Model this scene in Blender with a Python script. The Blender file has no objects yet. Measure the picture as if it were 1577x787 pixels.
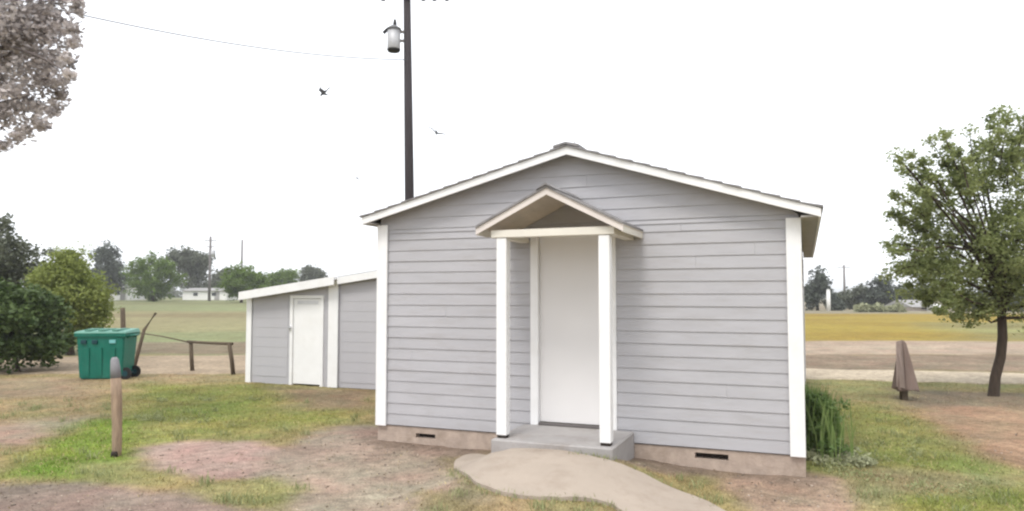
import bpy, bmesh, math, random
import numpy as np
from mathutils import Vector, Matrix
random.seed(7); np.random.seed(7)
R = math.radians
scene = bpy.context.scene
COL = scene.collection

# ------------------------------------------------------------------ camera, light, exposure
F, W, H, HY, CAMH = 1130.0, 1577.0, 787.0, 455.0, 1.73
CX, CY = 788.5, 393.5
HAZE = .0008
PITCH = math.atan((HY-CY)/F)
cam = bpy.data.cameras.new('camera'); camo = bpy.data.objects.new('camera', cam); COL.objects.link(camo)
cam.sensor_width = 36; cam.lens = 36*F/W
camo.location = (0, 0, CAMH); camo.rotation_euler = (R(90)+PITCH, 0, 0)
cam.clip_end = 3000; cam.clip_start = .05
scene.camera = camo
SUN_EL, SUN_AZ = R(58), R(205)          # azimuth from +Y clockwise: behind the camera, a little left
w = bpy.data.worlds.new("World"); scene.world = w; w.use_nodes = True
nt = w.node_tree; nt.nodes.clear()
sky = nt.nodes.new('ShaderNodeTexSky'); sky.sky_type = 'NISHITA'; sky.sun_disc = False
sky.sun_elevation = SUN_EL; sky.sun_rotation = SUN_AZ
sky.dust_density = 1.5; sky.air_density = 1.0; sky.ozone_density = 1
hs = nt.nodes.new('ShaderNodeHueSaturation'); hs.inputs['Saturation'].default_value = .22
bgn = nt.nodes.new('ShaderNodeBackground'); bgn.inputs[1].default_value = .12
wo = nt.nodes.new('ShaderNodeOutputWorld')
# overcast: a bright, slightly uneven cloud layer over most of the clear sky
tcw = nt.nodes.new('ShaderNodeTexCoord'); nzw = nt.nodes.new('ShaderNodeTexNoise'); nzw.inputs['Scale'].default_value = 1.6; nzw.inputs['Detail'].default_value = 5
nt.links.new(tcw.outputs['Generated'], nzw.inputs['Vector'])
crw = nt.nodes.new('ShaderNodeMapRange'); crw.inputs['From Min'].default_value = .3; crw.inputs['From Max'].default_value = .7; crw.inputs['To Min'].default_value = .72; crw.inputs['To Max'].default_value = .92
nt.links.new(nzw.outputs[0], crw.inputs[0])
mxw = nt.nodes.new('ShaderNodeMix'); mxw.data_type = 'RGBA'; mxw.inputs['B'].default_value = (6.5, 6.7, 7.05, 1)
nt.links.new(crw.outputs[0], mxw.inputs['Factor']); nt.links.new(hs.outputs[0], mxw.inputs['A'])
nt.links.new(sky.outputs[0], hs.inputs['Color']); nt.links.new(mxw.outputs['Result'], bgn.inputs[0]); nt.links.new(bgn.outputs[0], wo.inputs[0])
sl = bpy.data.lights.new('sun', 'SUN'); sl.energy = 1.0; sl.angle = R(18); sl.color = (1, .965, .91)
so = bpy.data.objects.new('sun', sl); COL.objects.link(so)
sd = Vector((math.sin(SUN_AZ)*math.cos(SUN_EL), math.cos(SUN_AZ)*math.cos(SUN_EL), math.sin(SUN_EL)))
so.rotation_euler = sd.to_track_quat('Z', 'Y').to_euler()
vs = scene.view_settings; vs.view_transform = 'Standard'; vs.look = 'None'; vs.exposure = 1.12; vs.gamma = 1
scene.render.engine = 'CYCLES'
scene.cycles.pixel_filter_type = 'BLACKMAN_HARRIS'; scene.cycles.filter_width = 2.3
scene.cycles.max_bounces = 6; scene.cycles.transparent_max_bounces = 6

# ------------------------------------------------------------------ measuring: photo pixel -> world point
def ray(x, y):
    v = (x-CX, F, CY-y); c, s = math.cos(PITCH), math.sin(PITCH)
    return Vector((v[0], v[1]*c-v[2]*s, v[1]*s+v[2]*c))
def gz(x, y, z=0.0):
    d = ray(x, y); return Vector((0, 0, CAMH)) + d*((z-CAMH)/d.z)
def at(x, y, Y):
    d = ray(x, y); return Vector((0, 0, CAMH)) + d*(Y/d.y)

# ------------------------------------------------------------------ tagging helpers
def tag(o, label=None, cat=None, group=None, kind=None):
    if label: o['label'] = label
    if cat: o['category'] = cat
    if group: o['group'] = group
    if kind: o['kind'] = kind
    return o
def empty(name, loc, rz=0):
    o = bpy.data.objects.new(name, None); COL.objects.link(o); o.location = loc; o.rotation_euler = (0, 0, rz); o.empty_display_size = .2
    return o
def link(name, me, m=None, parent=None):
    o = bpy.data.objects.new(name, me); COL.objects.link(o)
    if m: me.materials.append(m)
    if parent: o.parent = parent
    return o
def fromarr(name, V, Fq, m=None, parent=None, tone=None, colr=None, smooth=False):
    """V (n,3), Fq (k,c) constant size faces"""
    me = bpy.data.meshes.new(name); V = np.asarray(V, np.float32); Fq = np.asarray(Fq, np.int32)
    n, k, c = len(V), len(Fq), Fq.shape[1]
    me.vertices.add(n); me.vertices.foreach_set('co', V.ravel())
    me.loops.add(k*c); me.loops.foreach_set('vertex_index', Fq.ravel())
    me.polygons.add(k); me.polygons.foreach_set('loop_start', np.arange(0, k*c, c, dtype=np.int32))
    me.update(calc_edges=True)
    if smooth: me.polygons.foreach_set('use_smooth', np.ones(k, bool))
    if tone is not None:
        a = me.attributes.new('tone', 'FLOAT', 'POINT'); a.data.foreach_set('value', np.asarray(tone, np.float32))
    if colr is not None:
        a = me.attributes.new('tint', 'FLOAT_COLOR', 'POINT')
        cc = np.ones((n, 4), np.float32); cc[:, :3] = colr; a.data.foreach_set('color', cc.ravel())
    me.validate(); 
    return link(name, me, m, parent)

class MB:
    """collects boxes, prisms and tubes; build() links them as one mesh object"""
    def __init__(s): s.bm = bmesh.new()
    def box(s, a, b, bevel=0):
        x0, y0, z0 = a; x1, y1, z1 = b
        vs_ = [s.bm.verts.new(p) for p in ((x0,y0,z0),(x1,y0,z0),(x1,y1,z0),(x0,y1,z0),(x0,y0,z1),(x1,y0,z1),(x1,y1,z1),(x0,y1,z1))]
        fs = [s.bm.faces.new([vs_[i] for i in f]) for f in ((3,2,1,0),(4,5,6,7),(0,1,5,4),(1,2,6,5),(2,3,7,6),(3,0,4,7))]
        if bevel:
            es = list({e for f in fs for e in f.edges})
            bmesh.ops.bevel(s.bm, geom=es, offset=bevel, segments=1, affect='EDGES')
        return s
    def hexa(s, lo, hi):
        """two quads (4 points each) joined into a solid"""
        v = [s.bm.verts.new(p) for p in list(lo)+list(hi)]
        n = len(lo)
        s.bm.faces.new(v[:n][::-1]); s.bm.faces.new(v[n:])
        for i in range(n): s.bm.faces.new((v[i], v[(i+1)%n], v[n+(i+1)%n], v[n+i]))
        return s
    def tube(s, pts, rad, n=10, cap=True):
        pts = [Vector(p) for p in pts]
        if not hasattr(rad, '__len__'): rad = [rad]*len(pts)
        rings = []
        for i, p in enumerate(pts):
            d = (pts[min(i+1, len(pts)-1)]-pts[max(i-1, 0)]).normalized()
            a = d.cross(Vector((0, 0, 1)) if abs(d.z) < .9 else Vector((1, 0, 0))).normalized(); b = d.cross(a)
            rings.append([s.bm.verts.new(p+(a*math.cos(2*math.pi*k/n)+b*math.sin(2*math.pi*k/n))*rad[i]) for k in range(n)])
        for i in range(len(rings)-1):
            for k in range(n):
                f = s.bm.faces.new((rings[i][k], rings[i][(k+1)%n], rings[i+1][(k+1)%n], rings[i+1][k])); f.smooth = True
        if cap: s.bm.faces.new(rings[0][::-1]); s.bm.faces.new(rings[-1])
        return s
    def build(s, name, m=None, parent=None):
        bmesh.ops.recalc_face_normals(s.bm, faces=s.bm.faces)
        me = bpy.data.meshes.new(name); s.bm.to_mesh(me); s.bm.free()
        return link(name, me, m, parent)

# ------------------------------------------------------------------ materials
def mat(name, col, rough=.6, var=.12, scale=3.0, bump=0.0, bscale=40.0, spec=.3, stretch=(1,1,1), metal=0, dirt=None, dirt_amt=.5, dirt_scale=2.0):
    m = bpy.data.materials.new(name); m.use_nodes = True; t = m.node_tree; N = t.nodes; L = t.links
    b = N['Principled BSDF']; b.inputs['Roughness'].default_value = rough; b.inputs['Specular IOR Level'].default_value = spec; b.inputs['Metallic'].default_value = metal
    tc = N.new('ShaderNodeTexCoord'); mp = N.new('ShaderNodeMapping'); mp.inputs['Scale'].default_value = stretch
    L.new(tc.outputs['Object'], mp.inputs[0])
    nz = N.new('ShaderNodeTexNoise'); nz.inputs['Scale'].default_value = scale; nz.inputs['Detail'].default_value = 5; nz.inputs['Roughness'].default_value = .65
    L.new(mp.outputs[0], nz.inputs['Vector'])
    mr = N.new('ShaderNodeMapRange'); mr.inputs['From Min'].default_value = .3; mr.inputs['From Max'].default_value = .7
    mr.inputs['To Min'].default_value = 1-var; mr.inputs['To Max'].default_value = 1+var
    L.new(nz.outputs[0], mr.inputs[0])
    vm = N.new('ShaderNodeVectorMath'); vm.operation = 'SCALE'; vm.inputs[0].default_value = col
    L.new(mr.outputs[0], vm.inputs['Scale'])
    out = vm.outputs[0]
    if dirt:
        n2 = N.new('ShaderNodeTexNoise'); n2.inputs['Scale'].default_value = dirt_scale; n2.inputs['Detail'].default_value = 7; n2.inputs['Roughness'].default_value = .7
        L.new(mp.outputs[0], n2.inputs['Vector'])
        r2 = N.new('ShaderNodeMapRange'); r2.inputs['From Min'].default_value = .5; r2.inputs['From Max'].default_value = .75; r2.inputs['To Max'].default_value = dirt_amt
        L.new(n2.outputs[0], r2.inputs[0])
        mx = N.new('ShaderNodeMix'); mx.data_type = 'RGBA'; L.new(r2.outputs[0], mx.inputs['Factor']); L.new(out, mx.inputs['A']); mx.inputs['B'].default_value = (*dirt, 1)
        out = mx.outputs['Result']
    L.new(out, b.inputs['Base Color'])
    if bump:
        n3 = N.new('ShaderNodeTexNoise'); n3.inputs['Scale'].default_value = bscale; n3.inputs['Detail'].default_value = 4
        L.new(mp.outputs[0], n3.inputs['Vector'])
        bp = N.new('ShaderNodeBump'); bp.inputs['Strength'].default_value = bump; bp.inputs['Distance'].default_value = .01
        L.new(n3.outputs[0], bp.inputs['Height']); L.new(bp.outputs[0], b.inputs['Normal'])
    return m
def leafmat(name, dark, light, transl=.35):
    m = bpy.data.materials.new(name); m.use_nodes = True; t = m.node_tree; N = t.nodes; L = t.links
    b = N['Principled BSDF']; b.inputs['Roughness'].default_value = .55; b.inputs['Specular IOR Level'].default_value = .25
    at_ = N.new('ShaderNodeAttribute'); at_.attribute_name = 'tone'
    mx = N.new('ShaderNodeMix'); mx.data_type = 'RGBA'; mx.inputs['A'].default_value = (*dark, 1); mx.inputs['B'].default_value = (*light, 1)
    L.new(at_.outputs['Fac'], mx.inputs['Factor']); L.new(mx.outputs['Result'], b.inputs['Base Color'])
    tr = N.new('ShaderNodeBsdfTranslucent'); L.new(mx.outputs['Result'], tr.inputs[0])
    ms = N.new('ShaderNodeMixShader'); ms.inputs[0].default_value = transl
    L.new(b.outputs[0], ms.inputs[1]); L.new(tr.outputs[0], ms.inputs[2]); L.new(ms.outputs[0], N['Material Output'].inputs[0])
    return m
def groundmat(name):
    m = bpy.data.materials.new(name); m.use_nodes = True; t = m.node_tree; N = t.nodes; L = t.links
    b = N['Principled BSDF']; b.inputs['Roughness'].default_value = .95; b.inputs['Specular IOR Level'].default_value = .1
    a = N.new('ShaderNodeAttribute'); a.attribute_name = 'tint'
    tc = N.new('ShaderNodeTexCoord'); prev = None
    for sc, amt in ((1.3, .16), (9, .24), (55, .3)):
        nz = N.new('ShaderNodeTexNoise'); nz.inputs['Scale'].default_value = sc; nz.inputs['Detail'].default_value = 4; L.new(tc.outputs['Object'], nz.inputs['Vector'])
        mr = N.new('ShaderNodeMapRange'); mr.inputs['From Min'].default_value = .3; mr.inputs['From Max'].default_value = .7; mr.inputs['To Min'].default_value = 1-amt; mr.inputs['To Max'].default_value = 1+amt
        L.new(nz.outputs[0], mr.inputs[0])
        if prev:
            mu = N.new('ShaderNodeMath'); mu.operation = 'MULTIPLY'; L.new(prev, mu.inputs[0]); L.new(mr.outputs[0], mu.inputs[1]); prev = mu.outputs[0]
        else: prev = mr.outputs[0]
        last = nz
    vm = N.new('ShaderNodeVectorMath'); vm.operation = 'SCALE'; L.new(a.outputs['Color'], vm.inputs[0]); L.new(prev, vm.inputs['Scale']); L.new(vm.outputs[0], b.inputs['Base Color'])
    bp = N.new('ShaderNodeBump'); bp.inputs['Strength'].default_value = .5; bp.inputs['Distance'].default_value = .02; L.new(last.outputs[0], bp.inputs['Height']); L.new(bp.outputs[0], b.inputs['Normal'])
    return m
M = dict(
 siding=mat('grey_painted_siding', (.405,.398,.415), .6, .06, 1.2, .2, 60, stretch=(1,1,5), dirt=(.33,.31,.305), dirt_amt=.6),
 gsiding=mat('shed_grey_paint', (.42,.41,.43), .6, .04, 1.0, .1, 60, stretch=(1,1,.3)),
 white=mat('white_paint', (.78,.775,.77), .5, .04, 2, .06, 70, dirt=(.6,.57,.52), dirt_amt=.3, dirt_scale=3),
 cream=mat('cream_paint', (.68,.645,.57), .55, .05, 2, .05, 70),
 door=mat('white_door_paint', (.70,.68,.67), .4, .03, 1.2),
 shingle=mat('grey_shingles', (.22,.21,.21), .9, .25, 12, .5, 60),
 soffit=mat('raw_plywood_soffit', (.48,.42,.345), .8, .15, 2, .2, 30, stretch=(4,1,1)),
 conc=mat('foundation_concrete', (.40,.32,.265), .9, .2, 7, .6, 40, dirt=(.26,.20,.15), dirt_amt=.7, dirt_scale=4),
 slab=mat('porch_slab_concrete', (.34,.32,.31), .85, .1, 4, .3, 50, dirt=(.22,.19,.165), dirt_amt=.75, dirt_scale=2.5),
 path=mat('path_concrete', (.365,.305,.25), .9, .07, 2.5, .3, 60, dirt=(.24,.185,.14), dirt_amt=.6, dirt_scale=3),
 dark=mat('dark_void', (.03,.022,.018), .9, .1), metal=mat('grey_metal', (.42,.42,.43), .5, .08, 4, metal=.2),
 pole=mat('dark_creosoted_wood', (.035,.028,.03), .8, .3, 3, .4, 20, stretch=(6,6,.4)),
 greypole=mat('weathered_pole_wood', (.16,.145,.14), .85, .15, 3), rail=mat('brown_rail_wood', (.10,.075,.05), .85, .25, 6, .3, 30),
 post=mat('weathered_cream_post', (.30,.215,.15), .85, .3, 5, .5, 30, stretch=(5,5,.7), dirt=(.10,.065,.045), dirt_amt=.8, dirt_scale=3),
 posttop=mat('grey_post_cap', (.22,.215,.225), .7, .1, 8),
 bin=mat('green_plastic', (.006,.135,.095), .45, .12, 3, .08, 20, dirt=(.05,.16,.12), dirt_amt=.4), binlid=mat('faded_green_lid', (.10,.26,.20), .5, .12, 4, .1, 20),
 bindark=mat('dark_green_pocket', (.004,.04,.05), .6, .1), label=mat('pale_bin_sticker', (.16,.42,.42), .5, .08, 8),
 rubber=mat('black_rubber', (.015,.014,.013), .8, .1), cloth=mat('brown_cloth', (.17,.125,.105), .9, .15, 4, .2, 60, stretch=(1,1,.3)), clothl=mat('pale_brown_cloth', (.26,.205,.18), .9, .1, 4),
 barkd=mat('dark_bark', (.05,.036,.026), .9, .3, 8, .7, 25, stretch=(3,3,.6)), barkg=mat('grey_bark', (.13,.11,.105), .9, .3, 8, .6, 20, stretch=(3,3,.6)),
 whiteb=mat('white_metal_cladding', (.72,.71,.68), .6, .05, .5), broof=mat('grey_roofing', (.3,.29,.28), .8, .1, 1), tanb=mat('tan_house_paint', (.42,.36,.31), .7, .06, 1),
 glass=mat('dark_window_glass', (.05,.055,.06), .15, .1), bird=mat('dark_feathers', (.03,.03,.03), .8, .2),
 wire=mat('grey_wire', (.10,.10,.11), .5, .05), insul=mat('dark_insulator', (.05,.08,.07), .35, .1), rock=mat('pale_stone', (.36,.30,.25), .9, .3, 9),
 carp=mat('dark_car_paint', (.03,.03,.035), .3, .05), ground=groundmat('ground_cover'),
)
LF = dict(
 mid=leafmat('green_leaves', (.13,.165,.05), (.35,.385,.165), .5), pale=leafmat('pinkish_grey_leaves', (.19,.165,.155), (.74,.68,.66), .4),
 bush=leafmat('dark_broad_leaves', (.022,.045,.008), (.12,.17,.055), .2), olive=leafmat('olive_leaves', (.185,.225,.05), (.29,.33,.10), .4),
 fargrey=leafmat('grey_green_leaves', (.075,.085,.055), (.16,.175,.12), .25), fargreen=leafmat('bright_green_leaves', (.075,.13,.012), (.15,.22,.035), .3),
 fardark=leafmat('far_dark_leaves', (.05,.06,.05), (.12,.14,.105), .25), blade=leafmat('iris_leaves', (.12,.19,.045), (.28,.36,.13), .35),
 sage=leafmat('sage_leaves', (.22,.23,.13), (.38,.39,.24), .2), lawn=leafmat('pale_clover_leaves', (.19,.22,.09), (.36,.37,.19), .25),
)
# ------------------------------------------------------------------ ground
def vnoise(x, y, seed=0):
    xi = np.floor(x).astype(np.int64); yi = np.floor(y).astype(np.int64); fx = x-xi; fy = y-yi
    fx = fx*fx*(3-2*fx); fy = fy*fy*(3-2*fy)
    def h(a, b):
        n = (a*374761393 + b*668265263 + seed*974711) & 0x7fffffff; n = ((n ^ (n >> 13))*1274126177) & 0x7fffffff
        return ((n ^ (n >> 16)) & 0xffff)/65535.0
    return (h(xi, yi)*(1-fx)+h(xi+1, yi)*fx)*(1-fy)+(h(xi, yi+1)*(1-fx)+h(xi+1, yi+1)*fx)*fy
def fbm(x, y, s, seed=0, o=4):
    v = 0; a = .5
    for i in range(o): v = v+a*vnoise(x*s, y*s, seed+i*17); s *= 2.03; a *= .5
    return v/(1-.5**o)
def sm(a, b, t): t = np.clip((t-a)/(b-a), 0, 1); return t*t*(3-2*t)
def height(x, y):
    x = np.asarray(x, float); y = np.asarray(y, float)
    left = sm(0, -12, x/np.maximum(y, 20)*30)
    h = left*(1.0*sm(24, 120, y)) + (fbm(x, y, .9, 5)-.5)*.05*sm(0, 3, y)*sm(140, 20, y)
    c_, s_ = math.cos(R(-21.797)), math.sin(R(-21.797)); dx, dy = x+1.5594, y-8.7112
    u = dx*c_+dy*s_; v = -dx*s_+dy*c_
    dv = (v+1.0)/np.where(v > -1.0, .78, 1.1)
    h = h+.265*np.exp(-((u-2.5)/.85)**4)*np.exp(-dv*dv)
    # soil banked unevenly against the front foundation
    h = h+(.015+.06*np.clip(fbm(x, y, 1.4, 71, 3)-.35, 0, 1))*sm(-.45, -.05, v)*sm(.5, .2, v)*sm(-.4, 0, u)*sm(5.2, 4.7, u)
    return h
def hz(x, y): return float(height(np.array([x]), np.array([y]))[0])
def gzh(x, y, up=0.0):
    P = gz(x, y)
    if y < 600: return P
    for _ in range(12): P = gz(x, y, hz(P.x, P.y)*.6+P.z*.4 if P.z else hz(P.x, P.y))
    return P
def poly_w(px, X, Y, soft, seed):
    P = [gzh(a, b) for a, b in px]; n = len(P); d = np.full(X.shape, 1e9); ins = np.zeros(X.shape, bool)
    for i in range(n):
        ax, ay = P[i].x, P[i].y; bx, by = P[(i+1) % n].x, P[(i+1) % n].y
        ex, ey = bx-ax, by-ay; t = np.clip(((X-ax)*ex+(Y-ay)*ey)/(ex*ex+ey*ey+1e-9), 0, 1)
        d = np.minimum(d, np.hypot(X-ax-t*ex, Y-ay-t*ey))
        if abs(ey) > 1e-9:
            c = ((ay > Y) != (by > Y)) & (X < ex*(Y-ay)/ey+ax); ins ^= c
    s = np.where(ins, d, -d) + (fbm(X, Y, 1.6/max(soft, .15)*.35, seed)-.5)*soft*1.6
    return sm(-soft, soft, s)
# regions: photo outline projected on the ground, albedo, soft edge in metres, grass density
OL = (.205,.175,.070); DRY = (.27,.205,.115)
REG = [
 # far fields and strips (left)
 ([(-900,456.5),(590,456.5),(590,547),(-900,547)], (.175,.18,.09), .6, .0),
 ([(-900,486),(590,486),(590,512),(-900,512)], (.205,.18,.095), 1.5, .0),
 ([(-900,462),(300,462),(300,484),(-900,484)], (.165,.17,.085), 6, .0),
 ([(120,527),(590,526),(590,545),(120,545)], (.17,.135,.09), .5, .0),
 # far fields and strips (right)
 ([(1150,457),(3000,457),(3000,484),(1150,483)], (.22,.19,.13), 2, .0),
 ([(1150,483),(3000,486),(3000,528),(1150,525)], (.255,.188,.038), .6, .0),
 ([(1420,496),(3000,500),(3000,526),(1500,524)], (.20,.185,.075), 2, .0),
 ([(1150,525),(3000,528),(3000,548),(1150,546)], (.32,.25,.185), .5, .0),
 ([(1150,546),(3000,549),(3000,578),(1150,570)], (.20,.150,.105), .4, .0),
 # left near
 ([(-400,580),(130,583),(120,610),(-400,622)], (.24,.18,.115), .5, .2),
 ([(200,592),(380,592),(600,600),(590,632),(520,655),(400,668),(300,680),(225,690),(190,640)], (.198,.202,.058), .7, .85),
 ([(400,596),(585,600),(575,630),(470,632)], (.21,.155,.095), .5, .25),
 ([(0,648),(150,640),(150,655),(60,665),(0,665)], (.21,.19,.12), .3, .4),
 ([(-150,652),(50,655),(85,668),(60,685),(-150,692)], (.30,.215,.16), .2, .05),
 ([(10,735),(40,700),(90,672),(150,645),(215,648),(225,690),(205,715),(110,735)], (.150,.190,.035), .25, 1.0),
 ([(110,715),(230,712),(400,745),(330,762),(150,748)], (.225,.200,.085), .2, .6),
 ([(205,690),(290,680),(410,682),(450,700),(430,735),(330,742),(240,722)], (.33,.235,.195), .15, .03),
 ([(-300,738),(120,745),(270,757),(420,778),(520,830),(520,1100),(-500,1100)], (.205,.155,.125), .18, .1),
 ([(400,712),(520,655),(590,655),(690,690),(700,722),(730,760),(870,790),(870,1000),(500,1000),(440,787),(380,745)], (.275,.215,.165), .2, .12),
 ([(530,655),(600,660),(760,690),(700,705),(560,682)], (.24,.18,.14), .1, .05),
 ([(300,745),(420,735),(470,760),(430,787),(330,775)], (.225,.205,.09), .15, .7),
 ([(640,760),(800,775),(960,790),(960,900),(700,900)], (.235,.19,.10), .15, .7),
 # right near
 ([(1240,585),(3000,600),(3000,640),(1420,630),(1240,640)], (.225,.20,.09), .5, .6),
 ([(1400,622),(1577,612),(2400,640),(2400,740),(1577,720),(1480,690)], (.29,.195,.125), .35, .08),
 ([(1240,628),(1330,622),(1420,650),(1500,690),(1530,740),(1440,760),(1300,735),(1240,720)], (.18,.185,.06), .35, .85),
 ([(1380,600),(1600,605),(1600,628),(1400,625)], (.17,.135,.09), .3, .3),
 ([(940,690),(1240,728),(1250,745),(1120,740),(950,712)], (.20,.155,.11), .06, .1),
 ([(960,712),(1120,725),(1230,787),(1150,820),(1000,750)], (.225,.19,.085), .12, .7),
 ([(1110,738),(1300,735),(1345,770),(1300,800),(1150,795)], (.30,.215,.155), .14, .1),
 ([(1290,720),(1500,730),(1577,745),(1577,787),(1330,787)], (.225,.205,.10), .2, .7),
 ([(1380,765),(1700,740),(1800,1000),(1400,1000)], (.18,.19,.05), .2, .9),
]
def field(X, Y):
    n = fbm(X, Y, .5, 3)[..., None]
    c = np.array(OL)*(1-n)+np.array(DRY)*n; g = np.full(X.shape, .6)
    for i, (px, col, soft, dens) in enumerate(REG):
        wt = poly_w(px, X, Y, soft, i+20)
        c = c*(1-wt[..., None])+np.array(col)*wt[..., None]; g = g*(1-wt)+dens*wt
    # blotches of dry and green on top
    b = fbm(X, Y, 1.7, 91)[..., None]; k = sm(45, 15, Y)[..., None]
    c = c*(1+(b-.5)*.5*k); b2 = (fbm(X, Y, 3.3, 44)-.5)
    c[..., 0] *= 1+b2*.25*k[..., 0]; c[..., 1] *= 1-b2*.05*k[..., 0]
    # broad uneven patches in the far fields
    f_ = (fbm(X*.35, Y, .22, 57)-.5)[..., None]*sm(14, 26, Y)[..., None]; c = c*(1+f_*.75*np.array([.8, 1, 1.1])); c[..., 1] *= 1+f_[..., 0]*.12
    # bare soil along the front wall, darkened to paint in the footing's shadow
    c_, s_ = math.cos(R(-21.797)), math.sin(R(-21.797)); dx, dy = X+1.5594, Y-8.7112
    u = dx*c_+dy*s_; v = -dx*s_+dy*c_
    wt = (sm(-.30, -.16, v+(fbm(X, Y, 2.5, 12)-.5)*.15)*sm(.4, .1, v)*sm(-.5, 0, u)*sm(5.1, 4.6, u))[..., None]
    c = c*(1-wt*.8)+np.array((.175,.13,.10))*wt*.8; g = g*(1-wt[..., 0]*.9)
    # patchy lawn: greener and drier islands where grass grows
    p_ = np.clip((fbm(X, Y, 1.1, 66)-.5)*3.2, -1, 1)[..., None]*np.clip(g, 0, 1)[..., None]*sm(24, 14, Y)[..., None]
    c = c*(1+p_*np.array([.20, .06, .22])*1.0)
    return np.clip(c, .01, .8), g
def ax(fine0, fine1, step, lo, hi, g=1.13):
    a = list(np.arange(fine0, fine1+1e-6, step)); s = step; v = fine1
    while v < hi: s *= g; v += s; a.append(v)
    s = step; v = fine0
    while v > lo: s *= g; v -= s; a.insert(0, v)
    return np.array(a)
xs = ax(-9, 11, .09, -1500, 1500); ys = ax(3.0, 20, .09, -300, 2500, 1.07)
X, Y = np.meshgrid(xs, ys); Z = height(X, Y)
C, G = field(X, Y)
Z += (fbm(X, Y, 6, 8)-.5)*.02*sm(30, 15, Y)
nx, ny = len(xs), len(ys); idx = np.arange(nx*ny).reshape(ny, nx)
Fq = np.stack([idx[:-1, :-1], idx[:-1, 1:], idx[1:, 1:], idx[1:, :-1]], -1).reshape(-1, 4)
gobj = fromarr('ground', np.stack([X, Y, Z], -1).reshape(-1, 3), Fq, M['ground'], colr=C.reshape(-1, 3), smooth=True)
tag(gobj, kind='structure')

def ribbon(name, near, far, colr, dz=.02, n=160):
    """a dirt lane: near and far edges (world xy polylines), ragged"""
    def samp(P, t):
        L_ = np.linspace(0, 1, len(P)); return np.interp(t, L_, [p[0] for p in P]), np.interp(t, L_, [p[1] for p in P])
    t = np.linspace(0, 1, n); ax_, ay_ = samp(near, t); bx_, by_ = samp(far, t); k = 14
    V = []; 
    for j in range(k+1):
        s = j/k; x = ax_*(1-s)+bx_*s; y = ay_*(1-s)+by_*s
        if j in (0, k): y = y+(fbm(x*1.0, y*0+j, 1.1, 60)-.5)*.5
        V.append(np.stack([x, y, height(x, y)+(dz if j not in (0, k) else -.03)+.004], -1))
    V = np.concatenate(V); idx = np.arange((k+1)*n).reshape(k+1, n)
    Fq = np.stack([idx[:-1, :-1], idx[:-1, 1:], idx[1:, 1:], idx[1:, :-1]], -1).reshape(-1, 4)
    c = np.array(colr)*(1+(fbm(V[:, 0], V[:, 1], 1.0, 77)-.5)*.3)[:, None]
    return tag(fromarr(name, V, Fq, M['ground'], colr=c, smooth=True), kind='structure')
g2 = lambda x, y: tuple(gz(x, y)[:2])
ribbon('road', [(-40,14.0), (-20,15.4), g2(100,577), g2(380,577)], [(-40,19), (-22,20.4), g2(100,549), g2(380,546)], (.30,.235,.165))
ribbon('path', [g2(1180,581), g2(1240,584), g2(1577,593), (30,13.0)], [g2(1180,566), g2(1240,568), g2(1577,575), (30,16.6)], (.40,.335,.25))

# concrete walk to the porch
top = [(697,716),(712,705),(740,700.5),(800,699.5),(870,702),(905,707),(950,718),(1000,737),(1060,764),(1110,787),(1180,825)]
bot = [(1010,830),(955,787),(925,775),(890,771),(850,772),(800,768),(760,758),(725,745),(703,728)]
bm = bmesh.new(); pts = [gzh(a, b) for a, b in top+bot]
# smooth the outline
def chaikin(P, k=2):
    for _ in range(k):
        Q = []
        for i in range(len(P)):
            a, b = P[i], P[(i+1) % len(P)]; Q += [a*.75+b*.25, a*.25+b*.75]
        P = Q
    return P
pts = chaikin(pts); pts = [p+Vector((random.uniform(-.008,.008), random.uniform(-.008,.008), 0)) for p in pts]
tv = [bm.verts.new((p.x, p.y, 0)) for p in pts]; f = bm.faces.new(tv)
bmesh.ops.triangulate(bm, faces=[f])
# cut on a grid so that the slab follows the ground
for k in range(-30, 30):
    for no, co in (((1,0,0), (k*.2,0,0)), ((0,1,0), (0,6+k*.2,0))):
        bmesh.ops.bisect_plane(bm, geom=list(bm.verts)+list(bm.edges)+list(bm.faces), plane_co=co, plane_no=no)
hv = height(np.array([v.co.x for v in bm.verts]), np.array([v.co.y for v in bm.verts]))
for v, q in zip(bm.verts, hv): v.co.z = q+.03
ex = bmesh.ops.extrude_face_region(bm, geom=list(bm.faces))
for v in [e for e in ex['geom'] if isinstance(e, bmesh.types.BMVert)]: v.co.z -= .1
bmesh.ops.recalc_face_normals(bm, faces=bm.faces)
me = bpy.data.meshes.new('walkway'); bm.to_mesh(me); bm.free()
tag(link('walkway', me, M['path']), kind='structure')

# ------------------------------------------------------------------ house
HX, HYY, HROT = -1.5594, 8.7112, R(-21.797)
WID, LEN = 4.629, 7.6
house = tag(empty('house', (HX, HYY, 0), HROT), 'small grey clapboard house with white trim, gabled roof and a little porch', 'house')
hm = Matrix.Translation((HX, HYY, 0)) @ Matrix.Rotation(HROT, 4, 'Z')
hinv = hm.inverted()
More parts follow.
